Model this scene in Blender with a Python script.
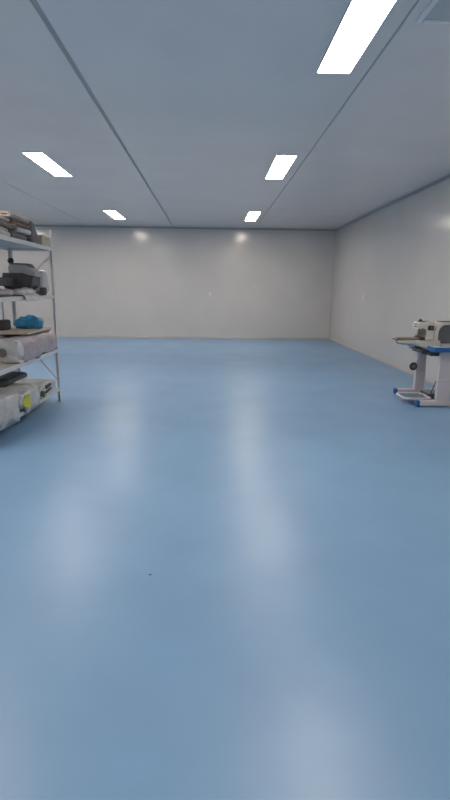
import bpy, bmesh, math, random
from mathutils import Vector, Matrix, noise

for o in list(bpy.data.objects):
    bpy.data.objects.remove(o)
scene = bpy.context.scene
COL = scene.collection

# ------------------------------------------------------------------ camera
CAM_H = 1.4
FPX = 510.0
cd = bpy.data.cameras.new('camera')
cd.sensor_fit = 'VERTICAL'
cd.sensor_height = 36.0
cd.lens = FPX * 36.0 / 800.0
cd.clip_start = 0.05
cd.clip_end = 100
cam = bpy.data.objects.new('camera', cd)
COL.objects.link(cam)
def cam_ray(u, v):
    return Vector(((u - 225) / FPX, (400 - v) / FPX, -1.0))
VPX, VPY, TILT = 212.0, 288.5, 0.012          # vanishing point of the room's length, horizon slope
ay = cam_ray(VPX, VPY).normalized()
az = cam_ray(VPX + 100, VPY + 100 * TILT).cross(cam_ray(VPX - 100, VPY - 100 * TILT)).normalized()
if az.y < 0:
    az = -az
ax = ay.cross(az)
M = Matrix((ax, ay, az)).to_4x4()
M.translation = Vector((0, 0, CAM_H))
cam.matrix_world = M
scene.camera = cam

# ------------------------------------------------------------------ world, exposure
w = bpy.data.worlds.new('world')
scene.world = w
w.use_nodes = True
w.node_tree.nodes['Background'].inputs[0].default_value = (0.5, 0.55, 0.6, 1)
w.node_tree.nodes['Background'].inputs[1].default_value = 0.0
vs = scene.view_settings
vs.view_transform = 'Standard'
vs.look = 'None'
vs.exposure = 0.0
vs.gamma = 1.0
vs.use_curve_mapping = False
LAMP_STRENGTH = 35.0
LAMP_COLOR = (1.0, 0.885, 0.77, 1)

# ------------------------------------------------------------------ materials
def mat(name, color, rough=0.5, metal=0.0, spec=0.5, var=0.0, vscale=8.0, bump=0.0, bscale=40.0,
        rvar=0.0, coat=0.0, transmission=0.0, emit=None, estr=0.0, var_color=None, bdist=0.01):
    m = bpy.data.materials.new(name)
    m.use_nodes = True
    nt = m.node_tree
    b = nt.nodes['Principled BSDF']
    b.inputs['Base Color'].default_value = (*color, 1)
    b.inputs['Roughness'].default_value = rough
    b.inputs['Metallic'].default_value = metal
    b.inputs['Specular IOR Level'].default_value = spec
    b.inputs['Coat Weight'].default_value = coat
    b.inputs['Transmission Weight'].default_value = transmission
    if emit:
        b.inputs['Emission Color'].default_value = emit
        b.inputs['Emission Strength'].default_value = estr
    tc = nt.nodes.new('ShaderNodeTexCoord')
    if var > 0:
        n = nt.nodes.new('ShaderNodeTexNoise')
        n.inputs['Scale'].default_value = vscale
        n.inputs['Detail'].default_value = 5
        nt.links.new(tc.outputs['Object'], n.inputs['Vector'])
        mx = nt.nodes.new('ShaderNodeMix')
        mx.data_type = 'RGBA'
        c2 = var_color or tuple(c * (1 - var) for c in color)
        mx.inputs['A'].default_value = (*color, 1)
        mx.inputs['B'].default_value = (*c2, 1)
        mr = nt.nodes.new('ShaderNodeMapRange')
        mr.inputs['From Min'].default_value = 0.38
        mr.inputs['From Max'].default_value = 0.62
        nt.links.new(n.outputs['Fac'], mr.inputs['Value'])
        nt.links.new(mr.outputs['Result'], mx.inputs['Factor'])
        nt.links.new(mx.outputs['Result'], b.inputs['Base Color'])
    if rvar > 0:
        n2 = nt.nodes.new('ShaderNodeTexNoise')
        n2.inputs['Scale'].default_value = vscale * 0.7
        n2.inputs['Detail'].default_value = 4
        nt.links.new(tc.outputs['Object'], n2.inputs['Vector'])
        mr2 = nt.nodes.new('ShaderNodeMapRange')
        mr2.inputs['From Min'].default_value = 0.35
        mr2.inputs['From Max'].default_value = 0.65
        mr2.inputs['To Min'].default_value = rough - rvar
        mr2.inputs['To Max'].default_value = rough + rvar
        nt.links.new(n2.outputs['Fac'], mr2.inputs['Value'])
        nt.links.new(mr2.outputs['Result'], b.inputs['Roughness'])
    if bump > 0:
        n3 = nt.nodes.new('ShaderNodeTexNoise')
        n3.inputs['Scale'].default_value = bscale
        n3.inputs['Detail'].default_value = 3
        nt.links.new(tc.outputs['Object'], n3.inputs['Vector'])
        bp = nt.nodes.new('ShaderNodeBump')
        bp.inputs['Strength'].default_value = bump
        bp.inputs['Distance'].default_value = bdist
        nt.links.new(n3.outputs['Fac'], bp.inputs['Height'])
        nt.links.new(bp.outputs['Normal'], b.inputs['Normal'])
    return m

MT = {}
MT['floor'] = mat('blue_epoxy', (0.21, 0.375, 0.59), rough=0.35, rvar=0.035, var=0.06, vscale=1.8, bump=0.06, bscale=55, bdist=0.004)
MT['wall'] = mat('painted_wall_panel', (0.65, 0.63, 0.61), rough=0.165, var=0.03, vscale=1.5, rvar=0.02)
MT['ceiling'] = mat('painted_ceiling_panel', (0.95, 0.855, 0.81), rough=0.22, var=0.04, vscale=1.2)
MT['seam'] = mat('grey_joint_strip', (0.42, 0.41, 0.41), rough=0.5)
MT['cove'] = mat('aluminium_cove', (0.52, 0.50, 0.48), rough=0.3, metal=0.15)
MT['cove_shaded'] = mat('shade_toned_ceiling_cove', (0.36, 0.36, 0.37), rough=0.45)  # ceiling cove: shade of the wall-ceiling corner put into a darker grey
MT['lamp'] = mat('lit_diffuser', (0.9, 0.9, 0.9), emit=LAMP_COLOR, estr=LAMP_STRENGTH)
MT['lampframe'] = mat('lamp_frame', (0.75, 0.75, 0.75), rough=0.4)
MT['ventframe'] = mat('vent_frame', (0.93, 0.90, 0.88), rough=0.4)
MT['ventface'] = mat('vent_face', (0.66, 0.63, 0.62), rough=0.6, bump=0.3, bscale=150)
MT['rack'] = mat('grey_white_rack_paint', (0.70, 0.69, 0.68), rough=0.4, var=0.08, vscale=10)
MT['deck'] = mat('grey_shelf_sheet', (0.52, 0.51, 0.50), rough=0.45)
MT['white_plastic'] = mat('white_plastic_film', (0.62, 0.61, 0.60), rough=0.3, var=0.18, vscale=7, bump=0.6, bscale=14, bdist=0.03)
MT['pink_plastic'] = mat('pinkish_wrapped_cloth', (0.46, 0.42, 0.43), rough=0.35, var=0.25, vscale=6, bump=0.5, bscale=10, bdist=0.03, var_color=(0.40, 0.34, 0.38))
MT['blue_plastic'] = mat('blue_plastic_film', (0.05, 0.33, 0.62), rough=0.18, var=0.3, vscale=9, bump=0.7, bscale=12, bdist=0.03)
MT['dark_cloth'] = mat('dark_cloth', (0.07, 0.065, 0.07), rough=0.9, bump=0.4, bscale=30)
MT['brown_cloth'] = mat('brown_cloth', (0.24, 0.185, 0.165), rough=0.95, var=0.35, vscale=20, bump=0.5, bscale=40)
MT['beige_cloth'] = mat('beige_cloth', (0.50, 0.45, 0.40), rough=0.95, var=0.2, vscale=14, bump=0.4, bscale=40)
MT['white_cloth'] = mat('white_cloth', (0.66, 0.64, 0.62), rough=0.9, var=0.2, vscale=14, bump=0.4, bscale=40)
MT['grey_cloth'] = mat('grey_cloth', (0.23, 0.235, 0.25), rough=0.9, var=0.3, vscale=14, bump=0.4, bscale=40)
MT['slate_cloth'] = mat('slate_cloth', (0.13, 0.145, 0.165), rough=0.9, var=0.3, vscale=14, bump=0.4, bscale=40)
MT['cardboard'] = mat('pale_cardboard', (0.56, 0.49, 0.41), rough=0.8, var=0.1, vscale=12)
MT['core'] = mat('roll_core', (0.16, 0.14, 0.14), rough=0.8)
MT['grey_machine'] = mat('grey_machine_paint', (0.085, 0.082, 0.095), rough=0.45, var=0.2, vscale=10)
MT['pale_machine'] = mat('pale_grey_machine_paint', (0.40, 0.40, 0.42), rough=0.4, var=0.15, vscale=10)
MT['black'] = mat('black_plastic', (0.02, 0.02, 0.022), rough=0.4)
MT['yellow'] = mat('yellow_paper', (0.66, 0.60, 0.04), rough=0.7, var=0.2, vscale=20, var_color=(0.52, 0.55, 0.10))
MT['green'] = mat('dull_green_paper', (0.16, 0.20, 0.10), rough=0.8, var=0.4, vscale=30)
MT['machine_white'] = mat('cream_white_enamel', (0.74, 0.71, 0.64), rough=0.3, var=0.05, vscale=8)
MT['machine_cover'] = mat('grey_enamel_cover', (0.13, 0.135, 0.15), rough=0.4)
MT['steel'] = mat('brushed_steel', (0.20, 0.21, 0.18), rough=0.35, metal=0.5)
MT['maroon'] = mat('dark_maroon_rubber', (0.07, 0.03, 0.03), rough=0.6)
MT['wood_plate'] = mat('tan_guide_plate', (0.36, 0.29, 0.21), rough=0.5, var=0.2, vscale=12)
MT['leg_paint'] = mat('lilac_grey_leg_paint', (0.66, 0.62, 0.65), rough=0.4, var=0.06, vscale=8)
MT['blue_cap'] = mat('blue_plastic_cap', (0.02, 0.12, 0.36), rough=0.35)
MT['blue_edge'] = mat('blue_edge_band', (0.02, 0.14, 0.40), rough=0.3)
MT['laminate'] = mat('pale_blue_laminate', (0.45, 0.55, 0.66), rough=0.35)
MT['pedal_pad'] = mat('grey_blue_rubber', (0.11, 0.20, 0.27), rough=0.7)
MT['dark_metal'] = mat('dark_grey_metal', (0.075, 0.085, 0.10), rough=0.45)
MT['fitting'] = mat('white_fitting', (0.82, 0.82, 0.80), rough=0.3)
MT['scrap'] = mat('dark_lint', (0.10, 0.13, 0.17), rough=0.9)
MT['scrap_pale'] = mat('pale_lint', (0.62, 0.66, 0.70), rough=0.9)

# ------------------------------------------------------------------ helpers
SHIFT = Vector((0, 0, 0))
def new_obj(name, bm, material, parent=None, smooth=False):
    me = bpy.data.meshes.new(name)
    if SHIFT.length > 0:
        bmesh.ops.translate(bm, verts=bm.verts, vec=SHIFT)
    if parent is not None:
        base = Vector(origin[parent.name])
        bmesh.ops.translate(bm, verts=bm.verts, vec=-base)
    bmesh.ops.recalc_face_normals(bm, faces=bm.faces)
    bm.to_mesh(me)
    bm.free()
    if smooth:
        for p in me.polygons:
            p.use_smooth = True
    me.materials.append(MT[material])
    o = bpy.data.objects.new(name, me)
    COL.objects.link(o)
    if parent is not None:
        o.parent = parent
        origin[o.name] = origin[parent.name]
    else:
        origin[o.name] = (0, 0, 0)
    return o

origin = {}

def tag(o, label, cat, group=None):
    o['label'] = label
    o['category'] = cat
    if group:
        o['group'] = group
    return o

def thing(name, label, cat, loc, group=None):
    o = bpy.data.objects.new(name, None)
    o.empty_display_size = 0.1
    COL.objects.link(o)
    o.location = loc
    origin[o.name] = tuple(loc)
    return tag(o, label, cat, group)

def solid(name, bm, material, label, cat, loc, group=None, smooth=False):
    """single-mesh thing whose origin sits at loc"""
    bmesh.ops.translate(bm, verts=bm.verts, vec=-Vector(loc))
    o = new_obj(name, bm, material, None, smooth)
    o.location = loc
    origin[o.name] = tuple(loc)
    return tag(o, label, cat, group)

def structure(name, bm, material, parent=None, smooth=False):
    o = new_obj(name, bm, material, parent, smooth)
    if parent is None:
        o['kind'] = 'structure'
    return o

def box(bm, x0, x1, y0, y1, z0, z1, r=0.0, seg=2):
    g = bmesh.ops.create_cube(bm, size=1.0)
    vs_ = g['verts']
    for v in vs_:
        v.co = Vector(((x0 + x1) / 2 + v.co.x * (x1 - x0), (y0 + y1) / 2 + v.co.y * (y1 - y0), (z0 + z1) / 2 + v.co.z * (z1 - z0)))
    if r > 0:
        es = set()
        for v in vs_:
            es.update(v.link_edges)
        bmesh.ops.bevel(bm, geom=list(es), offset=r, segments=seg, affect='EDGES', profile=0.5)
    return bm

def B(x0, x1, y0, y1, z0, z1, r=0.0, seg=2):
    return box(bmesh.new(), x0, x1, y0, y1, z0, z1, r, seg)

def tube(bm, pts, r, n=10, closed=False, cap=True):
    pts = [Vector(p) for p in pts]
    rings = []
    N = len(pts)
    prev = None
    for i, p in enumerate(pts):
        if closed:
            d = (pts[(i + 1) % N] - pts[i - 1]).normalized()
        else:
            d = (pts[min(i + 1, N - 1)] - pts[max(i - 1, 0)]).normalized()
        if prev is None:
            up = Vector((0, 0, 1)) if abs(d.z) < 0.9 else Vector((1, 0, 0))
            a = d.cross(up).normalized()
        else:
            a = (prev - d * prev.dot(d)).normalized()
        prev = a
        b = d.cross(a)
        rr = r[i] if isinstance(r, (list, tuple)) else r
        rings.append([bm.verts.new(p + (a * math.cos(t) + b * math.sin(t)) * rr) for t in [2 * math.pi * k / n for k in range(n)]])
    for i in range(N if closed else N - 1):
        A, Bb = rings[i], rings[(i + 1) % N]
        for k in range(n):
            bm.faces.new((A[k], A[(k + 1) % n], Bb[(k + 1) % n], Bb[k]))
    if cap and not closed:
        bm.faces.new(rings[0])
        bm.faces.new(rings[-1])
    return bm

def T(pts, r, n=10, closed=False):
    return tube(bmesh.new(), pts, r, n, closed)

def prism(bm, poly, axis, a0, a1, r=0.0, seg=2):
    """poly of 2-D points extruded along axis: 'x' -> (y,z), 'y' -> (x,z), 'z' -> (x,y)"""
    def P3(p, a):
        return {'x': (a, p[0], p[1]), 'y': (p[0], a, p[1]), 'z': (p[0], p[1], a)}[axis]
    lo = [bm.verts.new(P3(p, a0)) for p in poly]
    hi = [bm.verts.new(P3(p, a1)) for p in poly]
    n = len(poly)
    fs = [bm.faces.new(lo), bm.faces.new(hi)]
    for i in range(n):
        fs.append(bm.faces.new((lo[i], lo[(i + 1) % n], hi[(i + 1) % n], hi[i])))
    if r > 0:
        es = set()
        for f in fs[:2]:
            es.update(f.edges)
        bmesh.ops.bevel(bm, geom=list(es), offset=r, segments=seg, affect='EDGES', profile=0.5)
    return bm

def PR(poly, axis, a0, a1, r=0.0, seg=2):
    return prism(bmesh.new(), poly, axis, a0, a1, r, seg)

def sgnpow(v, e):
    return math.copysign(abs(v) ** e, v)

def soft(c, s, e=0.5, amp=0.03, freq=5.0, seed=0, zmin=None, nu=40, nv=22, ridge=0.0, droop=0.0):
    """a soft, lumpy bag: a superellipsoid with folds, resting on zmin"""
    bm = bmesh.new()
    rows = []
    off = Vector((seed * 7.3, seed * 3.1, seed * 5.7))
    for j in range(1, nv):
        th = -math.pi / 2 + math.pi * j / nv
        row = []
        for i in range(nu):
            ph = 2 * math.pi * i / nu
            x = sgnpow(math.cos(th), e) * sgnpow(math.cos(ph), e)
            y = sgnpow(math.cos(th), e) * sgnpow(math.sin(ph), e)
            z = sgnpow(math.sin(th), e)
            p = Vector((x * s[0], y * s[1], z * s[2]))
            nrm = Vector((x / s[0], y / s[1], z / s[2])).normalized()
            q = p * freq + off
            d = noise.noise(q) * amp + noise.noise(q * 2.7) * amp * 0.45
            if ridge:
                d += (abs(noise.noise(q * 1.6 + Vector((9, 2, 4)))) - 0.2) * ridge
            p = Vector(c) + p + nrm * d
            if zmin is not None:
                lim = zmin
                if droop and RX1 - .06 < p.x < RX1 + .012 and p.z < zmin + .03:
                    p.x = RX1 + .012
                    p.z = max(p.z, zmin + .006)
                elif droop and p.x > RX1 + .012:
                    lim = zmin - droop * (0.75 + 0.5 * noise.noise(Vector((p.y * 9, seed, 0))))
                    if p.z < zmin + .03:
                        p.z = lim
                p.z = max(p.z, lim)
            row.append(bm.verts.new(p))
        rows.append(row)
    for j in range(len(rows) - 1):
        for i in range(nu):
            bm.faces.new((rows[j][i], rows[j][(i + 1) % nu], rows[j + 1][(i + 1) % nu], rows[j + 1][i]))
    bm.faces.new(rows[0])
    bm.faces.new(rows[-1])
    return bm

def cloth_fold(x0, x1, y0, y1, z0, layers, th, seed, amp=0.012):
    """a folded length of cloth: serpentine layers, closed ribbon swept along y with waviness"""
    rnd = random.Random(seed)
    cl = []                                            # centreline in (x, z)
    for k in range(layers):
        z = z0 + th * 0.5 + k * th
        a, b = (x0 + th * .5, x1 - th * .5) if k % 2 == 0 else (x1 - th * .5, x0 + th * .5)
        a += rnd.uniform(0, 0.02) * (1 if k % 2 == 0 else -1)
        for t in range(9):
            cl.append((a + (b - a) * t / 8, z))
        if k < layers - 1:
            sg = 1 if k % 2 == 0 else -1
            for t in (0.25, 0.5, 0.75):
                an = -math.pi / 2 + math.pi * t
                cl.append((b + sg * math.cos(an) * th * .5, z + th * .5 + math.sin(an) * th * .5))
    n = len(cl)
    prof_a, prof_b = [], []
    for i, (x, z) in enumerate(cl):
        p, q = cl[max(i - 1, 0)], cl[min(i + 1, n - 1)]
        dx, dz = q[0] - p[0], q[1] - p[1]
        L = math.hypot(dx, dz) or 1
        nx, nz = -dz / L, dx / L
        prof_a.append((x + nx * th * .46, z + nz * th * .46))
        prof_b.append((x - nx * th * .46, z - nz * th * .46))
    prof = prof_a + prof_b[::-1]
    bm = bmesh.new()
    ny = 14
    rings = []
    for j in range(ny + 1):
        y = y0 + (y1 - y0) * j / ny
        ring = []
        for (x, z) in prof:
            h = (z - z0)
            d = noise.noise(Vector((x * 5, y * 5, z * 18 + seed)))
            e = noise.noise(Vector((x * 3 + 40, y * 4, seed * 2.0)))
            ring.append(bm.verts.new((x + e * amp * 1.5, y + noise.noise(Vector((x * 4, z * 30, seed + j // ny))) * amp, max(z0, z + d * amp * min(1, h / 0.03)))))
        rings.append(ring)
    m = len(prof)
    for j in range(ny):
        for i in range(m):
            bm.faces.new((rings[j][i], rings[j][(i + 1) % m], rings[j + 1][(i + 1) % m], rings[j + 1][i]))
    # end caps as quads between the two sides of the ribbon
    for ring in (rings[0], rings[-1]):
        for i in range(n - 1):
            bm.faces.new((ring[i], ring[i + 1], ring[m - 2 - i], ring[m - 1 - i]))
    return bm

# ------------------------------------------------------------------ room shell
XR, XL, YB, YF, H = 3.46, -8.0, 14.86, -4.0, 3.055
structure('floor', B(XL - .2, XR + .2, YF - .2, YB + .2, -0.12, 0.0), 'floor')
structure('wall_back', B(XL - .2, XR + .2, YB, YB + .15, 0, H + .2), 'wall')
structure('wall_right', B(XR, XR + .15, YF, YB, 0, H + .2), 'wall')
structure('wall_left', B(XL - .15, XL, YF, YB, 0, H + .2), 'wall')
structure('wall_front', B(XL - .2, XR + .2, YF - .15, YF, 0, H + .2), 'wall')

# ceiling: slab with wide panels and recessed joint strips between them
ceil = structure('ceiling', B(XL, XR, YF, YB, H + 0.05, H + 0.15), 'seam')
seams = [-5.69, -3.40, -1.072, 1.197]
GAPS = {-5.69: .012, -3.40: .009, -1.072: .019, 1.197: .008}
edges = [XL] + seams + [XR]
for i in range(len(edges) - 1):
    x0 = edges[i] + GAPS.get(edges[i], 0)
    x1 = edges[i + 1] - GAPS.get(edges[i + 1], 0)
    new_obj('ceiling_panel', B(x0, x1, YF, YB, H, H + 0.055, 0.004, 1), 'ceiling', ceil)
for s_ in seams:
    new_obj('joint_strip', B(s_ - GAPS[s_] - .003, s_ + GAPS[s_] + .003, YF, YB, H + 0.007, H + 0.045), 'seam', ceil)

def cove_poly(r, n=6):
    """concave quarter cove in the corner (0,0), legs along +a and +b"""
    pts = [(0, 0), (r, 0)]
    for k in range(1, n):
        t = math.pi / 2 * k / n
        pts.append((r - r * math.sin(t), r - r * math.cos(t)))
    pts.append((0, r))
    return pts
RC = 0.045
pc = cove_poly(RC)
cvs = [
    ('cove', PR([(YB - a, b) for a, b in pc], 'x', XL, XR)),
    ('cove', PR([(XR - a, b) for a, b in pc], 'y', YF, YB)),
    ('cove', PR([(XL + a, b) for a, b in pc], 'y', YF, YB)),
    ('cove', PR([(XR - a, YB - b) for a, b in pc], 'z', 0, H)),
    ('cove', PR([(XL + a, YB - b) for a, b in pc], 'z', 0, H)),
    ('cove_shaded', PR([(YB - a, H - b) for a, b in pc], 'x', XL, XR)),
    ('cove_shaded', PR([(XR - a, H - b) for a, b in pc], 'y', YF, YB)),
    ('cove_shaded', PR([(XL + a, H - b) for a, b in pc], 'y', YF, YB)),
]
for i, (m_, bm) in enumerate(cvs):
    structure('trim_%d' % (i + 1), bm, m_)

# ------------------------------------------------------------------ ceiling lamps
def lamp(x0, x1, y0, y1, label):
    cx, cy = (x0 + x1) / 2, (y0 + y1) / 2
    t = thing('ceiling_light', label, 'ceiling light', (cx, cy, H), 'slim panel lights in rows on the ceiling')
    fw = 0.008
    bm = bmesh.new()
    box(bm, x0 - fw, x0, y0 - fw, y1 + fw, H - 0.014, H)
    box(bm, x1, x1 + fw, y0 - fw, y1 + fw, H - 0.014, H)
    box(bm, x0, x1, y0 - fw, y0, H - 0.014, H)
    box(bm, x0, x1, y1, y1 + fw, H - 0.014, H)
    new_obj('frame', bm, 'lampframe', t)
    new_obj('diffuser', B(x0, x1, y0, y1, H - 0.011, H - 0.001), 'lamp', t)
rowR = (0.805, 1.055)
rowL = (-2.395, -2.145)
rowF = (-5.595, -5.345)
lamp(*rowR, 2.97, 4.38, 'long lit panel light beside the grey ceiling vent')
lamp(*rowR, 6.90, 8.29, 'lit panel light, middle of the row beside the joint strip')
lamp(*rowR, 11.74, 13.25, 'lit panel light above the white fitting on the far wall')
lamp(*rowL, 7.00, 8.38, 'lit panel light on the rack side, next along from the rack')
lamp(*rowL, 11.90, 13.28, 'lit panel light on the rack side, close to the far wall')
lamp(*rowL, 2.97, 4.38, 'lit panel light over the near end of the rack')
behind = 'lit panel light in the hall outside the view'
for ys in ((-1.2, 0.2),):
    lamp(*rowR, *ys, behind)
    lamp(*rowL, *ys, behind)
for ys in ((-1.2, 0.2), (2.97, 4.38), (7.0, 8.38), (11.9, 13.28)):
    lamp(*rowF, *ys, 'lit panel light over the aisle behind the rack')

# ceiling vent
t = thing('ceiling_vent', 'square grey ceiling vent with pale raised frame', 'vent', (1.58, 3.29, H))
vx0, vx1, vy0, vy1, fw = 1.265, 1.885, 2.98, 3.60, 0.035
bm = bmesh.new()
for (x0, x1, y0, y1) in ((vx0, vx0 + fw, vy0, vy1), (vx1 - fw, vx1, vy0, vy1), (vx0 + fw, vx1 - fw, vy0, vy0 + fw), (vx0 + fw, vx1 - fw, vy1 - fw, vy1)):
    box(bm, x0, x1, y0, y1, H - 0.016, H, 0.004, 1)
new_obj('frame', bm, 'ventframe', t)
new_obj('face_plate', B(vx0 + fw, vx1 - fw, vy0 + fw, vy1 - fw, H - 0.007, H), 'ventface', t)

# small wall fittings
def fitting(loc, nx, label):
    t = thing('wall_fitting', label, 'wall fitting', loc)
    x, y, z = loc
    if nx == 'y':
        new_obj('plate', B(x - .035, x + .035, y - .012, y, z - .055, z + .045, .004), 'fitting', t)
        k = T([(x, y - .012, z + .005), (x, y - .045, z + .005)], [.022, .018], 12)
    else:
        new_obj('plate', B(x - .012, x, y - .045, y + .045, z - .06, z + .06, .004), 'fitting', t)
        k = B(x - .02, x - .012, y - .02, y + .02, z - .03, z + .03, .003)
    new_obj('knob', k, 'fitting', t)
fitting((-0.056, YB, 1.246), 'y', 'small white fitting with round knob on the far wall')
fitting((XR, 11.75, 1.253), 'x', 'small white switch plate on the side wall')

# specks of lint on the floor
solid('lint_scrap', soft((-0.30, 2.308, 0.003), (.006, .005, .003), .8, .002, 90, 3, 0.0, 10, 6), 'scrap', 'tiny dark lint scrap on the blue floor', 'scrap', (-0.30, 2.308, 0))
solid('lint_scrap', soft((1.535, 3.783, 0.004), (.012, .010, .005), .8, .003, 80, 5, 0.0, 10, 6), 'scrap_pale', 'tiny pale lint scrap on the blue floor', 'scrap', (1.535, 3.783, 0))

# ------------------------------------------------------------------ storage rack
RX0, RX1, RY0, RY1, RH = -2.40, -1.885, 4.28, 6.31, 2.05
SH = [0.175, 0.655, 1.30, 1.85]
rack = thing('storage_rack', 'pale grey steel storage rack with four loaded shelves', 'rack', ((RX0 + RX1) / 2, (RY0 + RY1) / 2, 0))
def angle_post(x, y, sx, sy):
    w_, th = 0.036, 0.003
    poly = [(x, y), (x + sx * w_, y), (x + sx * w_, y + sy * th), (x + sx * th, y + sy * th), (x + sx * th, y + sy * w_), (x, y + sy * w_)]
    return PR(poly, 'z', 0, RH)
for (x, sx) in ((RX0, 1), (RX1, -1)):
    for (y, sy) in ((RY0, 1), (RY1, -1)):
        p_ = new_obj('post', angle_post(x, y, sx, sy), 'rack', rack)
        new_obj('foot', B(min(x, x + sx * .04), max(x, x + sx * .04), min(y, y + sy * .04), max(y, y + sy * .04), 0, 0.012), 'rack', p_)
for z in SH:
    d = new_obj('shelf', B(RX0 + .004, RX1 - .004, RY0 + .004, RY1 - .004, z - 0.012, z, .002, 1), 'deck', rack)
    bm = bmesh.new()
    box(bm, RX1 - .010, RX1 - .0035, RY0 + .036, RY1 - .036, z - 0.042, z + .001, .002, 1)
    new_obj('front_lip', bm, 'rack', d)
    new_obj('rear_lip', B(RX0 + .0035, RX0 + .010, RY0 + .036, RY1 - .036, z - 0.042, z + .001, .002, 1), 'rack', d)
    for (y0, y1) in ((RY0 + .0035, RY0 + .010), (RY1 - .010, RY1 - .0035)):
        new_obj('end_lip', B(RX0 + .036, RX1 - .036, y0, y1, z - 0.042, z + .001, .002, 1), 'rack', d)
def strap(p, q, wd=0.016, th=0.003):
    """flat bar in the plane y = const"""
    p, q = Vector(p), Vector(q)
    d = (q - p).normalized()
    n_ = Vector((-d.z, 0, d.x)) * wd / 2
    bm = bmesh.new()
    y = p.y
    prism(bm, [((p + n_).x, (p + n_).z), ((q + n_).x, (q + n_).z), ((q - n_).x, (q - n_).z), ((p - n_).x, (p - n_).z)], 'y', y - th / 2, y + th / 2)
    return bm
ye = RY1 + 0.0016
for (zf, zr) in ((1.76, 1.33), (0.25, 0.86)):
    new_obj('end_brace', strap((RX1 - .015, ye, zf), (RX0 + .015, ye, zr)), 'rack', rack)
new_obj('end_brace', strap((RX1 - .015, ye, 1.012), (RX0 + .015, ye, 1.012), 0.010), 'rack', rack)
new_obj('rear_upright', B(RX0 - .004, RX0 + .003, 5.985, 6.02, 0.14, 1.30), 'rack', rack)

def drape(x_edge, y0, y1, ztop, drop, depth, seed, th=0.006):
    """a sheet lying on the shelf and hanging over its front edge"""
    bm = bmesh.new()
    ny, out = 26, []
    for side in (0, 1):
        grid = []
        for j in range(ny + 1):
            y = y0 + (y1 - y0) * j / ny
            dr = drop * (0.7 + 0.45 * noise.noise(Vector((y * 6, seed, 0.3))))
            prof = [(x_edge - depth, ztop + .004), (x_edge - depth * .5, ztop + .012), (x_edge - .02, ztop + .010), (x_edge + .008, ztop + .006), (x_edge + .016, ztop - .012)]
            for k in range(1, 6):
                prof.append((x_edge + .018 + .004 * k / 5, ztop - .012 - dr * k / 5))
            row = []
            for (x, z) in prof:
                dz = noise.noise(Vector((x * 9, y * 12, seed + z * 3))) * .012
                row.append(bm.verts.new((x + abs(dz) + (th if side and z < ztop else 0), y, z + abs(dz) * (1 if z > ztop else 0) + (th if side and z > ztop else 0))))
            grid.append(row)
        out.append(grid)
    m = len(out[0][0])
    for g in out:
        for j in range(ny):
            for i in range(m - 1):
                bm.faces.new((g[j][i], g[j][i + 1], g[j + 1][i + 1], g[j + 1][i]))
    a, b = out
    for j in range(ny):
        bm.faces.new((a[j][0], a[j + 1][0], b[j + 1][0], b[j][0]))
        bm.faces.new((a[j][-1], a[j + 1][-1], b[j + 1][-1], b[j][-1]))
    for i in range(m - 1):
        bm.faces.new((a[0][i], a[0][i + 1], b[0][i + 1], b[0][i]))
        bm.faces.new((a[-1][i], a[-1][i + 1], b[-1][i + 1], b[-1][i]))
    return bm

# ---- top shelf: folded cloth and a carton
ZT = SH[3] + 0.001
def cloth(x0, x1, y0, y1, z0, layers, th, seed, m_, label):
    return solid('folded_cloth', cloth_fold(x0, x1, y0, y1, z0, layers, th, seed), m_, label, 'cloth', ((x0 + x1) / 2, (y0 + y1) / 2, z0), 'folded cloth on the top shelf', True)
cloth(-2.32, -1.93, 4.55, 5.15, ZT, 3, .026, 1, 'white_cloth', 'white folded cloth lowest in the top-shelf pile')
cloth(-2.33, -1.93, 4.62, 5.30, ZT + .085, 2, .024, 2, 'brown_cloth', 'brown folded cloth lying on white cloth, top shelf')
cloth(-2.31, -1.94, 5.19, 5.60, ZT, 2, .034, 3, 'grey_cloth', 'grey folded cloth lowest in the far top-shelf pile')
cloth(-2.34, -1.92, 5.33, 5.68, ZT + .075, 2, .024, 4, 'white_cloth', 'white folded cloth between grey and brown cloth')
cloth(-2.32, -1.94, 5.30, 5.72, ZT + .130, 3, .022, 5, 'brown_cloth', 'brown folded cloth above white cloth in far pile')
cloth(-2.34, -1.95, 5.22, 5.74, ZT + .198, 2, .028, 6, 'beige_cloth', 'beige folded cloth crowning the far top-shelf pile')
cloth(-2.34, -1.95, 4.55, 5.19, ZT + .145, 2, .021, 7, 'beige_cloth', 'beige folded cloth crowning the near top-shelf pile')
# dark wedge of cloth slumped beside the pile
bm = PR([(5.765, ZT), (5.975, ZT), (5.965, ZT + .06), (5.92, ZT + .14), (5.84, ZT + .215), (5.775, ZT + .235)], 'x', -2.32, -1.925, 0.025, 3)
solid('folded_cloth', bm, 'grey_cloth', 'grey cloth slumped against the end of the pile', 'cloth', (-2.1, 5.84, ZT), 'folded cloth on the top shelf', True)
t = thing('cardboard_box', 'small pale cardboard box beside the rack post', 'box', (-2.06, 6.14, ZT))
new_obj('body', B(-2.24, -1.90, 5.99, 6.27, ZT, ZT + .085, .004, 1), 'cardboard', t)
new_obj('lid', B(-2.245, -1.895, 5.985, 6.275, ZT + .075, ZT + .11, .004, 1), 'cardboard', t)

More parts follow.
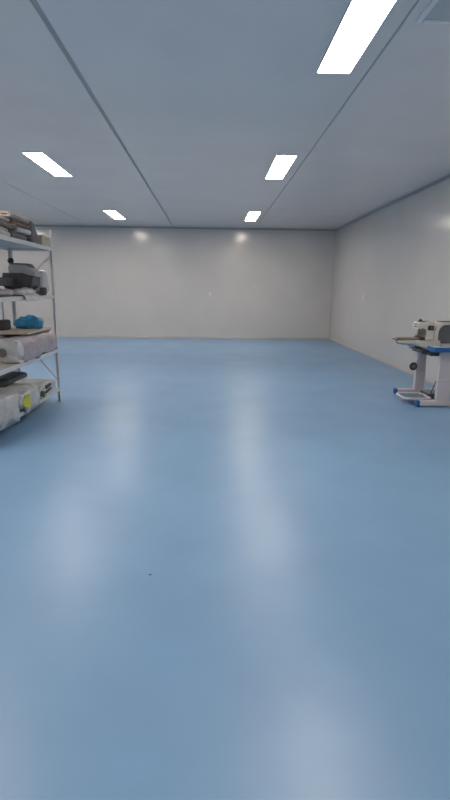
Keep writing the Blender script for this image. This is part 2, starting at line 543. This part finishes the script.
# ---- second shelf: a grey sewing machine head and plastic bags
Z2 = SH[2] + 0.001
t = thing('machine_head', 'dark grey sewing machine head lying on the shelf', 'sewing machine', (-2.12, 5.85, Z2))
new_obj('body', PR([(-2.20, Z2), (-2.09, Z2), (-1.965, Z2 + .10), (-1.945, Z2 + .20), (-2.06, Z2 + .24), (-2.27, Z2 + .24), (-2.29, Z2 + .12)], 'y', 5.74, 6.0, .014, 2), 'grey_machine', t)
new_obj('arm', PR([(-2.27, Z2 + .10), (-2.12, Z2 + .10), (-2.12, Z2 + .185), (-2.27, Z2 + .185)], 'y', 5.02, 5.76, .02, 3), 'grey_machine', t)
new_obj('top_cover', PR([(-2.21, Z2 + .238), (-1.925, Z2 + .205), (-1.925, Z2 + .245), (-2.02, Z2 + .325), (-2.18, Z2 + .335), (-2.22, Z2 + .30)], 'y', 5.76, 5.98, .016, 2), 'pale_machine', t)
new_obj('top_plate', PR([(-2.19, Z2 + .333), (-2.02, Z2 + .324), (-1.985, Z2 + .298), (-1.985, Z2 + .306), (-2.015, Z2 + .342), (-2.19, Z2 + .346)], 'y', 5.78, 5.95), 'grey_machine', t)
k = new_obj('knob', soft((-2.215, 5.86, Z2 + .372), (.032, .032, .03), .9, .002, 5, 1, None, 16, 10), 'black', t, True)
new_obj('knob_stem', T([(-2.215, 5.86, Z2 + .23), (-2.215, 5.86, Z2 + .35)], .018, 12), 'pale_machine', t)
def bag(name, c, s, m_, label, cat, seed, zmin, e=.55, amp=.03, freq=6, ridge=.03, group=None):
    return solid(name, soft(c, s, e, amp, freq, seed, zmin, 44, 24, ridge), m_, label, cat, (c[0], c[1], zmin), group, True)
bag('plastic_bag', (-1.985, 6.14, Z2 + .135), (.075, .10, .135), 'white_plastic', 'white plastic bag standing upright beside the rack post', 'bag', 11, Z2)
bag('cloth_bundle', (-1.93, 6.02, Z2 + .045), (.035, .03, .045), 'slate_cloth', 'small slate cloth bundle beside the upright white bag', 'bundle', 12, Z2, amp=.008, ridge=.01)
t = thing('plastic_bag', 'crumpled white plastic bag spilling over the second shelf edge', 'bag', (-1.97, 5.46, Z2))
new_obj('body', soft((-1.97, 5.46, Z2 + .035), (.08, .20, .036), .55, .02, 7, 13, Z2, 44, 24, .03), 'white_plastic', t, True)
new_obj('loose_film', drape(RX1, 5.24, 5.70, Z2, .05, .10, 21), 'white_plastic', t, True)
bag('plastic_bag', (-2.03, 4.93, Z2 + .035), (.12, .26, .036), 'pink_plastic', 'pinkish plastic bag lying flat before the machine arm', 'bag', 14, Z2)

# ---- third shelf: wrapped rolls, a board, a blue bag
Z3 = SH[1] + 0.001
def roll(x, z, r, y0, y1, m_, label, seed, core=True):
    t = thing('fabric_roll', label, 'fabric roll', (x, (y0 + y1) / 2, z - r), 'wrapped fabric rolls on the third shelf')
    bm = bmesh.new()
    n, ny = 44, 22
    rings = []
    prof = [(y0 + .012, .50), (y0 + .002, .80), (y0 + .012, .93)] + [(y0 + .03 + (y1 - y0 - .06) * k / ny, 1.0) for k in range(ny + 1)] + [(y1 - .012, .93), (y1 - .002, .80), (y1 - .012, .50)]
    for (y, f_) in prof:
        ring = []
        for k in range(n):
            a = 2 * math.pi * k / n
            d = noise.noise(Vector((math.cos(a) * 2, y * 6, math.sin(a) * 2 + seed))) * .10 + noise.noise(Vector((math.cos(a) * 5, y * 14, math.sin(a) * 5 + seed))) * .05
            rr = r * f_ * (0.96 + d * (1 if f_ > .9 else .3))
            vx, vz = x + rr * math.cos(a), max(z - r, z + rr * math.sin(a))
            if vx > RX1 + .003 and vz < z - .01:          # the wrapping sags over the shelf lip
                vz = max(vz - .07, z - r - .045)
            ring.append(bm.verts.new((vx, y, vz)))
        rings.append(ring)
    for A, Bb in zip(rings, rings[1:]):
        for k in range(n):
            bm.faces.new((A[k], A[(k + 1) % n], Bb[(k + 1) % n], Bb[k]))
    bm.faces.new(rings[0]); bm.faces.new(rings[-1])
    new_obj('wrapped_cloth', bm, m_, t, True)
    if core:
        c = bmesh.new()
        tube(c, [(x, y0 - .004, z), (x, y1 + .004, z)], r * .34, 18)
        new_obj('core', c, 'core', t, True)
    return t
rl = roll(-1.982, Z3 + .12, .12, 5.06, 6.26, 'pink_plastic', 'pinkish plastic-wrapped fabric roll with white end on the rack', 1)
new_obj('end_wrap', soft((-1.985, 5.05, Z3 + .12), (.13, .075, .12), .75, .012, 9, 4, Z3, 44, 26, .012, .04), 'white_plastic', rl, True)
new_obj('core_opening', T([(-2.03, 4.964, Z3 + .11), (-2.03, 5.02, Z3 + .11)], .044, 16), 'core', rl)
roll(-2.26, Z3 + .116, .116, 5.45, 6.25, 'pink_plastic', 'pinkish wrapped fabric roll tucked behind another roll', 2)
ZB = Z3 + .243
solid('flat_board', B(-2.37, -1.93, 5.45, 6.24, ZB, ZB + .028, .004, 1), 'cardboard', 'pale flat board laid across the wrapped rolls', 'board', (-2.15, 5.85, ZB))
ZB += .029
bag('plastic_bag', (-2.11, 6.02, ZB + .05), (.165, .14, .075), 'blue_plastic', 'bright blue plastic bag on the flat board', 'bag', 18, ZB, e=.95, amp=.045, ridge=.05)
bag('cloth_bundle', (-2.30, 5.72, ZB + .055), (.065, .11, .058), 'dark_cloth', 'dark crumpled cloth bundle beside the blue bag', 'bundle', 17, ZB, amp=.02, ridge=.02)

# ---- bottom shelf: big white wrapped bales
Z4 = SH[0] + 0.001
def bale(c, s, seed, label, zmin, parts=()):
    t = thing('wrapped_bale', label, 'bale', (c[0], c[1], zmin), 'plastic-wrapped bales on the bottom shelf')
    new_obj('wrapping', soft(c, s, .32, .028, 6, seed, zmin, 64, 30, .03, .045), 'white_plastic', t, True)
    return t
b1 = bale((-2.09, 4.615, Z4 + .125), (.245, .27, .125), 31, 'thick white plastic-wrapped bale at the near end of the bottom shelf', Z4)
b2 = bale((-2.095, 5.215, Z4 + .10), (.245, .30, .10), 33, 'white plastic-wrapped bale with a yellow paper label', Z4)
b3 = bale((-2.105, 5.875, Z4 + .068), (.225, .325, .068), 35, 'low white plastic-wrapped bale with black straps', Z4)
# yellow label on the bale
bm = bmesh.new()
bmesh.ops.create_circle(bm, cap_ends=True, segments=24, radius=1.0)
for v in bm.verts:
    v.co = Vector((-1.834 - .02 * abs(v.co.x) ** 2, 5.06 + .11 * v.co.x, Z4 + .098 + .066 * v.co.y))
g_ = bmesh.ops.extrude_face_region(bm, geom=list(bm.faces))
for v in g_['geom']:
    if isinstance(v, bmesh.types.BMVert):
        v.co.x -= .03
yl = new_obj('paper_label', bm, 'yellow', b2); yl['label'] = 'round yellow paper label'
gl = new_obj('tag', PR([(5.58, Z4 + .02), (5.64, Z4 + .012), (5.68, Z4 + .06), (5.62, Z4 + .085)], 'x', -1.90, -1.862), 'green', b3)
gl['label'] = 'dull green tag'
for z in (Z4 + .105, Z4 + .055):
    s_ = new_obj('strap', PR([(5.72, z - .014), (5.90, z + .000), (5.90, z + .022), (5.72, z + .012)], 'x', -1.905, -1.866), 'black', b3)
# slate cloth lying on the bales
solid('folded_cloth', cloth_fold(-2.34, -2.10, 5.2, 5.75, Z4 + .215, 2, .035, 41), 'slate_cloth', 'slate grey folded cloth on top of the wrapped bales', 'cloth', (-2.22, 5.5, Z4 + .215), None, True)

# ------------------------------------------------------------------ sewing table
ST = thing('sewing_table', 'white-legged sewing table with blue edge and foot caps', 'table', (2.90, 6.48, 0))
ZTOP = 0.748
plan = [(2.655, 5.98), (3.22, 5.98), (3.22, 7.02), (2.655, 7.02), (2.655, 6.60), (2.85, 6.60), (2.85, 6.19), (2.655, 6.19)]
top = new_obj('tabletop', PR(plan, 'z', ZTOP - .040, ZTOP, .003, 1), 'laminate', ST)
def offset_ring(poly, o):
    n = len(poly); res = []
    for i in range(n):
        p, c, q = Vector(poly[i - 1]), Vector(poly[i]), Vector(poly[(i + 1) % n])
        d1, d2 = (c - p).normalized(), (q - c).normalized()
        n1, n2 = Vector((d1.y, -d1.x)), Vector((d2.y, -d2.x))
        res.append(c + (n1 + n2) * o)
    return res
outer, inner = offset_ring(plan, .005), offset_ring(plan, -.001)
bm = bmesh.new()
rings = [[bm.verts.new((p.x, p.y, z)) for p in r_] for r_, z in ((inner, ZTOP - .058), (outer, ZTOP - .058), (outer, ZTOP - .003), (inner, ZTOP - .003))]
n = len(plan)
for a in range(4):
    A, Bb = rings[a], rings[(a + 1) % 4]
    for i in range(n):
        bm.faces.new((A[i], A[(i + 1) % n], Bb[(i + 1) % n], Bb[i]))
e_ = new_obj('edge_band', bm, 'blue_edge', top); e_['label'] = 'bright blue edge band'
for yc, lx in ((6.10, 2.768), (6.87, 2.797)):
    lg = new_obj('leg', B(lx, 2.935, yc - .03, yc + .03, .07, .34, .008), 'leg_paint', ST)
    new_obj('inner_column', B(lx + .006, 2.929, yc - .025, yc + .025, .33, ZTOP - .055, .004), 'leg_paint', lg)
    new_obj('collar', B(lx - .004, 2.939, yc - .034, yc + .034, .325, .345, .006), 'leg_paint', lg)
    ft = new_obj('foot', B(2.56, 3.25, yc - .032, yc + .032, .014, .078, .010), 'leg_paint', ST)
    for (a, b) in ((2.525, 2.572), (3.24, 3.285)):
        c_ = new_obj('end_cap', B(a, b, yc - .036, yc + .036, .010, .082, .010), 'blue_cap', ft)
    for xx in (2.56, 3.25):
        new_obj('glide', T([(xx, yc, 0), (xx, yc, .016)], .02, 12), 'dark_metal', ft)
    new_obj('top_bracket', B(2.66, 3.16, yc - .025, yc + .025, ZTOP - .075, ZTOP - .04, .004), 'dark_metal', ST)
new_obj('under_rail', B(2.70, 2.93, 6.20, 6.80, .615, .655, .006), 'dark_metal', ST)
new_obj('cross_tube', T([(2.90, 6.12, .045), (2.90, 6.85, .045)], .018, 12), 'dark_metal', ST)
new_obj('motor', T([(3.08, 6.30, .60), (3.08, 6.58, .60)], .075, 20), 'dark_metal', ST)
# treadle pedal
pd_ = new_obj('pedal', PR([(2.475, 6.22), (2.72, 6.22), (2.72, 6.52), (2.475, 6.52)], 'z', .068, .082, .004, 1), 'pedal_pad', ST)
pts = []
for (cx, cy, a0) in ((2.69, 6.47, 0), (2.505, 6.47, 90), (2.505, 6.26, 180), (2.69, 6.26, 270)):
    for k in range(5):
        a = math.radians(a0 + 90 * k / 4)
        pts.append((cx + .075 * math.cos(a), cy + .075 * math.sin(a), .078))
new_obj('pedal_rim', T(pts, .016, 8, True), 'leg_paint', pd_, True)
new_obj('pedal_hinge', B(2.75, 2.92, 6.42, 6.48, .03, .09, .008), 'dark_metal', pd_)
new_obj('pedal_rod', T([(2.86, 6.46, .08), (3.02, 6.46, .56)], .006, 8), 'dark_metal', ST)
# knee lifter
kr = new_obj('knee_lifter', T([(2.70, 6.48, .66), (2.685, 6.48, .60), (2.645, 6.49, .50), (2.62, 6.50, .455)], .010, 8), 'leg_paint', ST, True)
# pad: thick ring facing the camera with a paler hub
pts = [(2.608 + .038 * math.cos(a), 6.47, .448 + .038 * math.sin(a)) for a in [2 * math.pi * k / 24 for k in range(24)]]
pd2 = new_obj('knee_pad', T(pts, .015, 8, True), 'black', kr, True)
new_obj('pad_hub', T([(2.608, 6.462, .448), (2.608, 6.485, .448)], .028, 16), 'machine_cover', kr)

# ------------------------------------------------------------------ sewing machine on the table
SM = thing('sewing_machine', 'cream white cylinder-bed sewing machine on the blue-edged table', 'sewing machine', (2.80, 6.40, ZTOP))
# bed, hanging in the table cut-out
bed = new_obj('bed', PR([(2.56, .775), (2.60, .720), (2.68, .690), (2.80, .690), (2.837, .73), (2.837, .80), (2.56, .80)], 'y', 6.26, 6.54, .012, 2), 'machine_white', SM)
new_obj('bed_rest', B(2.57, 2.835, 6.22, 6.58, .672, .694, .004), 'dark_metal', bed)
# cylinder arm reaching out past the table edge
new_obj('cylinder_arm', PR([(2.335, .772), (2.36, .752), (2.60, .742), (2.60, .80), (2.36, .80), (2.33, .79)], 'y', 6.36, 6.46, .012, 2), 'machine_white', SM)
new_obj('arm_tip', PR([(2.325, .785), (2.36, .745), (2.45, .735), (2.45, .758), (2.37, .764), (2.34, .79)], 'y', 6.37, 6.45, .004, 1), 'dark_metal', SM)
new_obj('guide_plate', PR([(2.30, .806), (2.66, .806), (2.66, .826), (2.34, .826)], 'y', 6.35, 6.47, .004, 1), 'wood_plate', SM)
new_obj('guide_rod', T([(2.275, 6.41, .806), (2.33, 6.41, .803), (2.50, 6.41, .801)], .007, 8), 'steel', SM, True)
new_obj('needle_plate', B(2.60, 2.74, 6.30, 6.52, .80, .835, .004), 'maroon', SM)
# upright column and head (set back a little over the bed)
SHIFT = Vector((-0.082, 0, 0.012))
new_obj('column', PR([(2.735, .79), (2.842, .79), (2.842, 1.015), (2.80, 1.02), (2.745, 1.015), (2.745, .90)], 'y', 6.29, 6.52, .014, 2), 'machine_white', SM)
hd = new_obj('head', PR([(2.645, .925), (2.76, .915), (2.76, 1.012), (2.66, 1.012), (2.640, .99)], 'y', 6.31, 6.50, .012, 2), 'machine_white', SM)
new_obj('top_lever', B(2.665, 2.80, 6.36, 6.42, 1.010, 1.022, .003), 'dark_metal', hd)
new_obj('lever_knob', T([(2.69, 6.39, 1.015), (2.70, 6.39, 1.042)], [.022, .014], 12), 'black', hd)
for z in (.955, .985):
    new_obj('thread_guide', T([(2.60, 6.35, z), (2.65, 6.35, z)], .006, 8), 'steel', hd)
new_obj('needle_bar', T([(2.69, 6.40, .82), (2.69, 6.40, .94)], .010, 10), 'steel', SM)
new_obj('presser_foot', B(2.655, 2.72, 6.375, 6.425, .836, .850, .003), 'steel', SM)
new_obj('tension_unit', T([(2.685, 6.27, .905), (2.685, 6.315, .905)], [.034, .026], 16), 'steel', SM)
new_obj('looper_guard', PR([(2.645, .86), (2.70, .85), (2.735, .88), (2.735, .925), (2.65, .93)], 'y', 6.30, 6.34, .003, 1), 'steel', SM)
dl = new_obj('dial', B(2.755, 2.822, 6.262, 6.296, .915, .972, .008), 'black', SM); dl['label'] = 'square black dial'
new_obj('dial_mark', T([(2.788, 6.258, .944), (2.788, 6.266, .944)], .016, 14), 'machine_cover', dl)
# arched arm housing with recessed grey cover
def arch(x0, x1, z0, z1, r, n=8):
    p = [(x1, z0), (x1, z1 - r * .5)]
    for k in range(5):
        a = math.pi / 2 * k / 4
        p.append((x1 - r * .5 + r * .5 * math.cos(a), z1 - r * .5 + r * .5 * math.sin(a)))
    for k in range(n + 1):
        a = math.pi / 2 + math.pi / 2 * k / n
        p.append((x0 + r + r * math.cos(a), z1 - r + r * math.sin(a)))
    p.append((x0, z0))
    res = []
    for q in p:
        if not res or (abs(q[0] - res[-1][0]) + abs(q[1] - res[-1][1])) > 1e-5:
            res.append(q)
    return res
out_ = arch(2.842, 3.20, .738, 1.012, .12)
in_ = arch(2.885, 3.165, .75, .985, .10)
bm = bmesh.new()
assert len(out_) == len(in_)
yf, ybk = 6.27, 6.54
ro = [bm.verts.new((p[0], yf, p[1])) for p in out_]
rb = [bm.verts.new((p[0], ybk, p[1])) for p in out_]
ri = [bm.verts.new((p[0], yf, p[1])) for p in in_]
rd = [bm.verts.new((p[0], yf + .05, p[1])) for p in in_]
n = len(out_)
for i in range(n):
    j = (i + 1) % n
    bm.faces.new((ro[i], ro[j], rb[j], rb[i]))
    bm.faces.new((ro[i], ro[j], ri[j], ri[i]))
    bm.faces.new((ri[i], ri[j], rd[j], rd[i]))
bm.faces.new(rb); bm.faces.new(rd)
ah = new_obj('arm_housing', bm, 'machine_white', SM)
new_obj('side_cover', PR(arch(2.890, 3.160, .753, .980, .096), 'y', yf + .024, yf + .052, .006, 2), 'machine_cover', SM)
new_obj('top_strip', B(2.95, 3.17, 6.32, 6.50, 1.008, 1.020, .003), 'dark_metal', SM)
new_obj('handwheel', T([(3.20, 6.40, .90), (3.215, 6.40, .90), (3.245, 6.40, .90), (3.255, 6.40, .90)], [.045, .07, .07, .055], 24), 'black', SM, True)
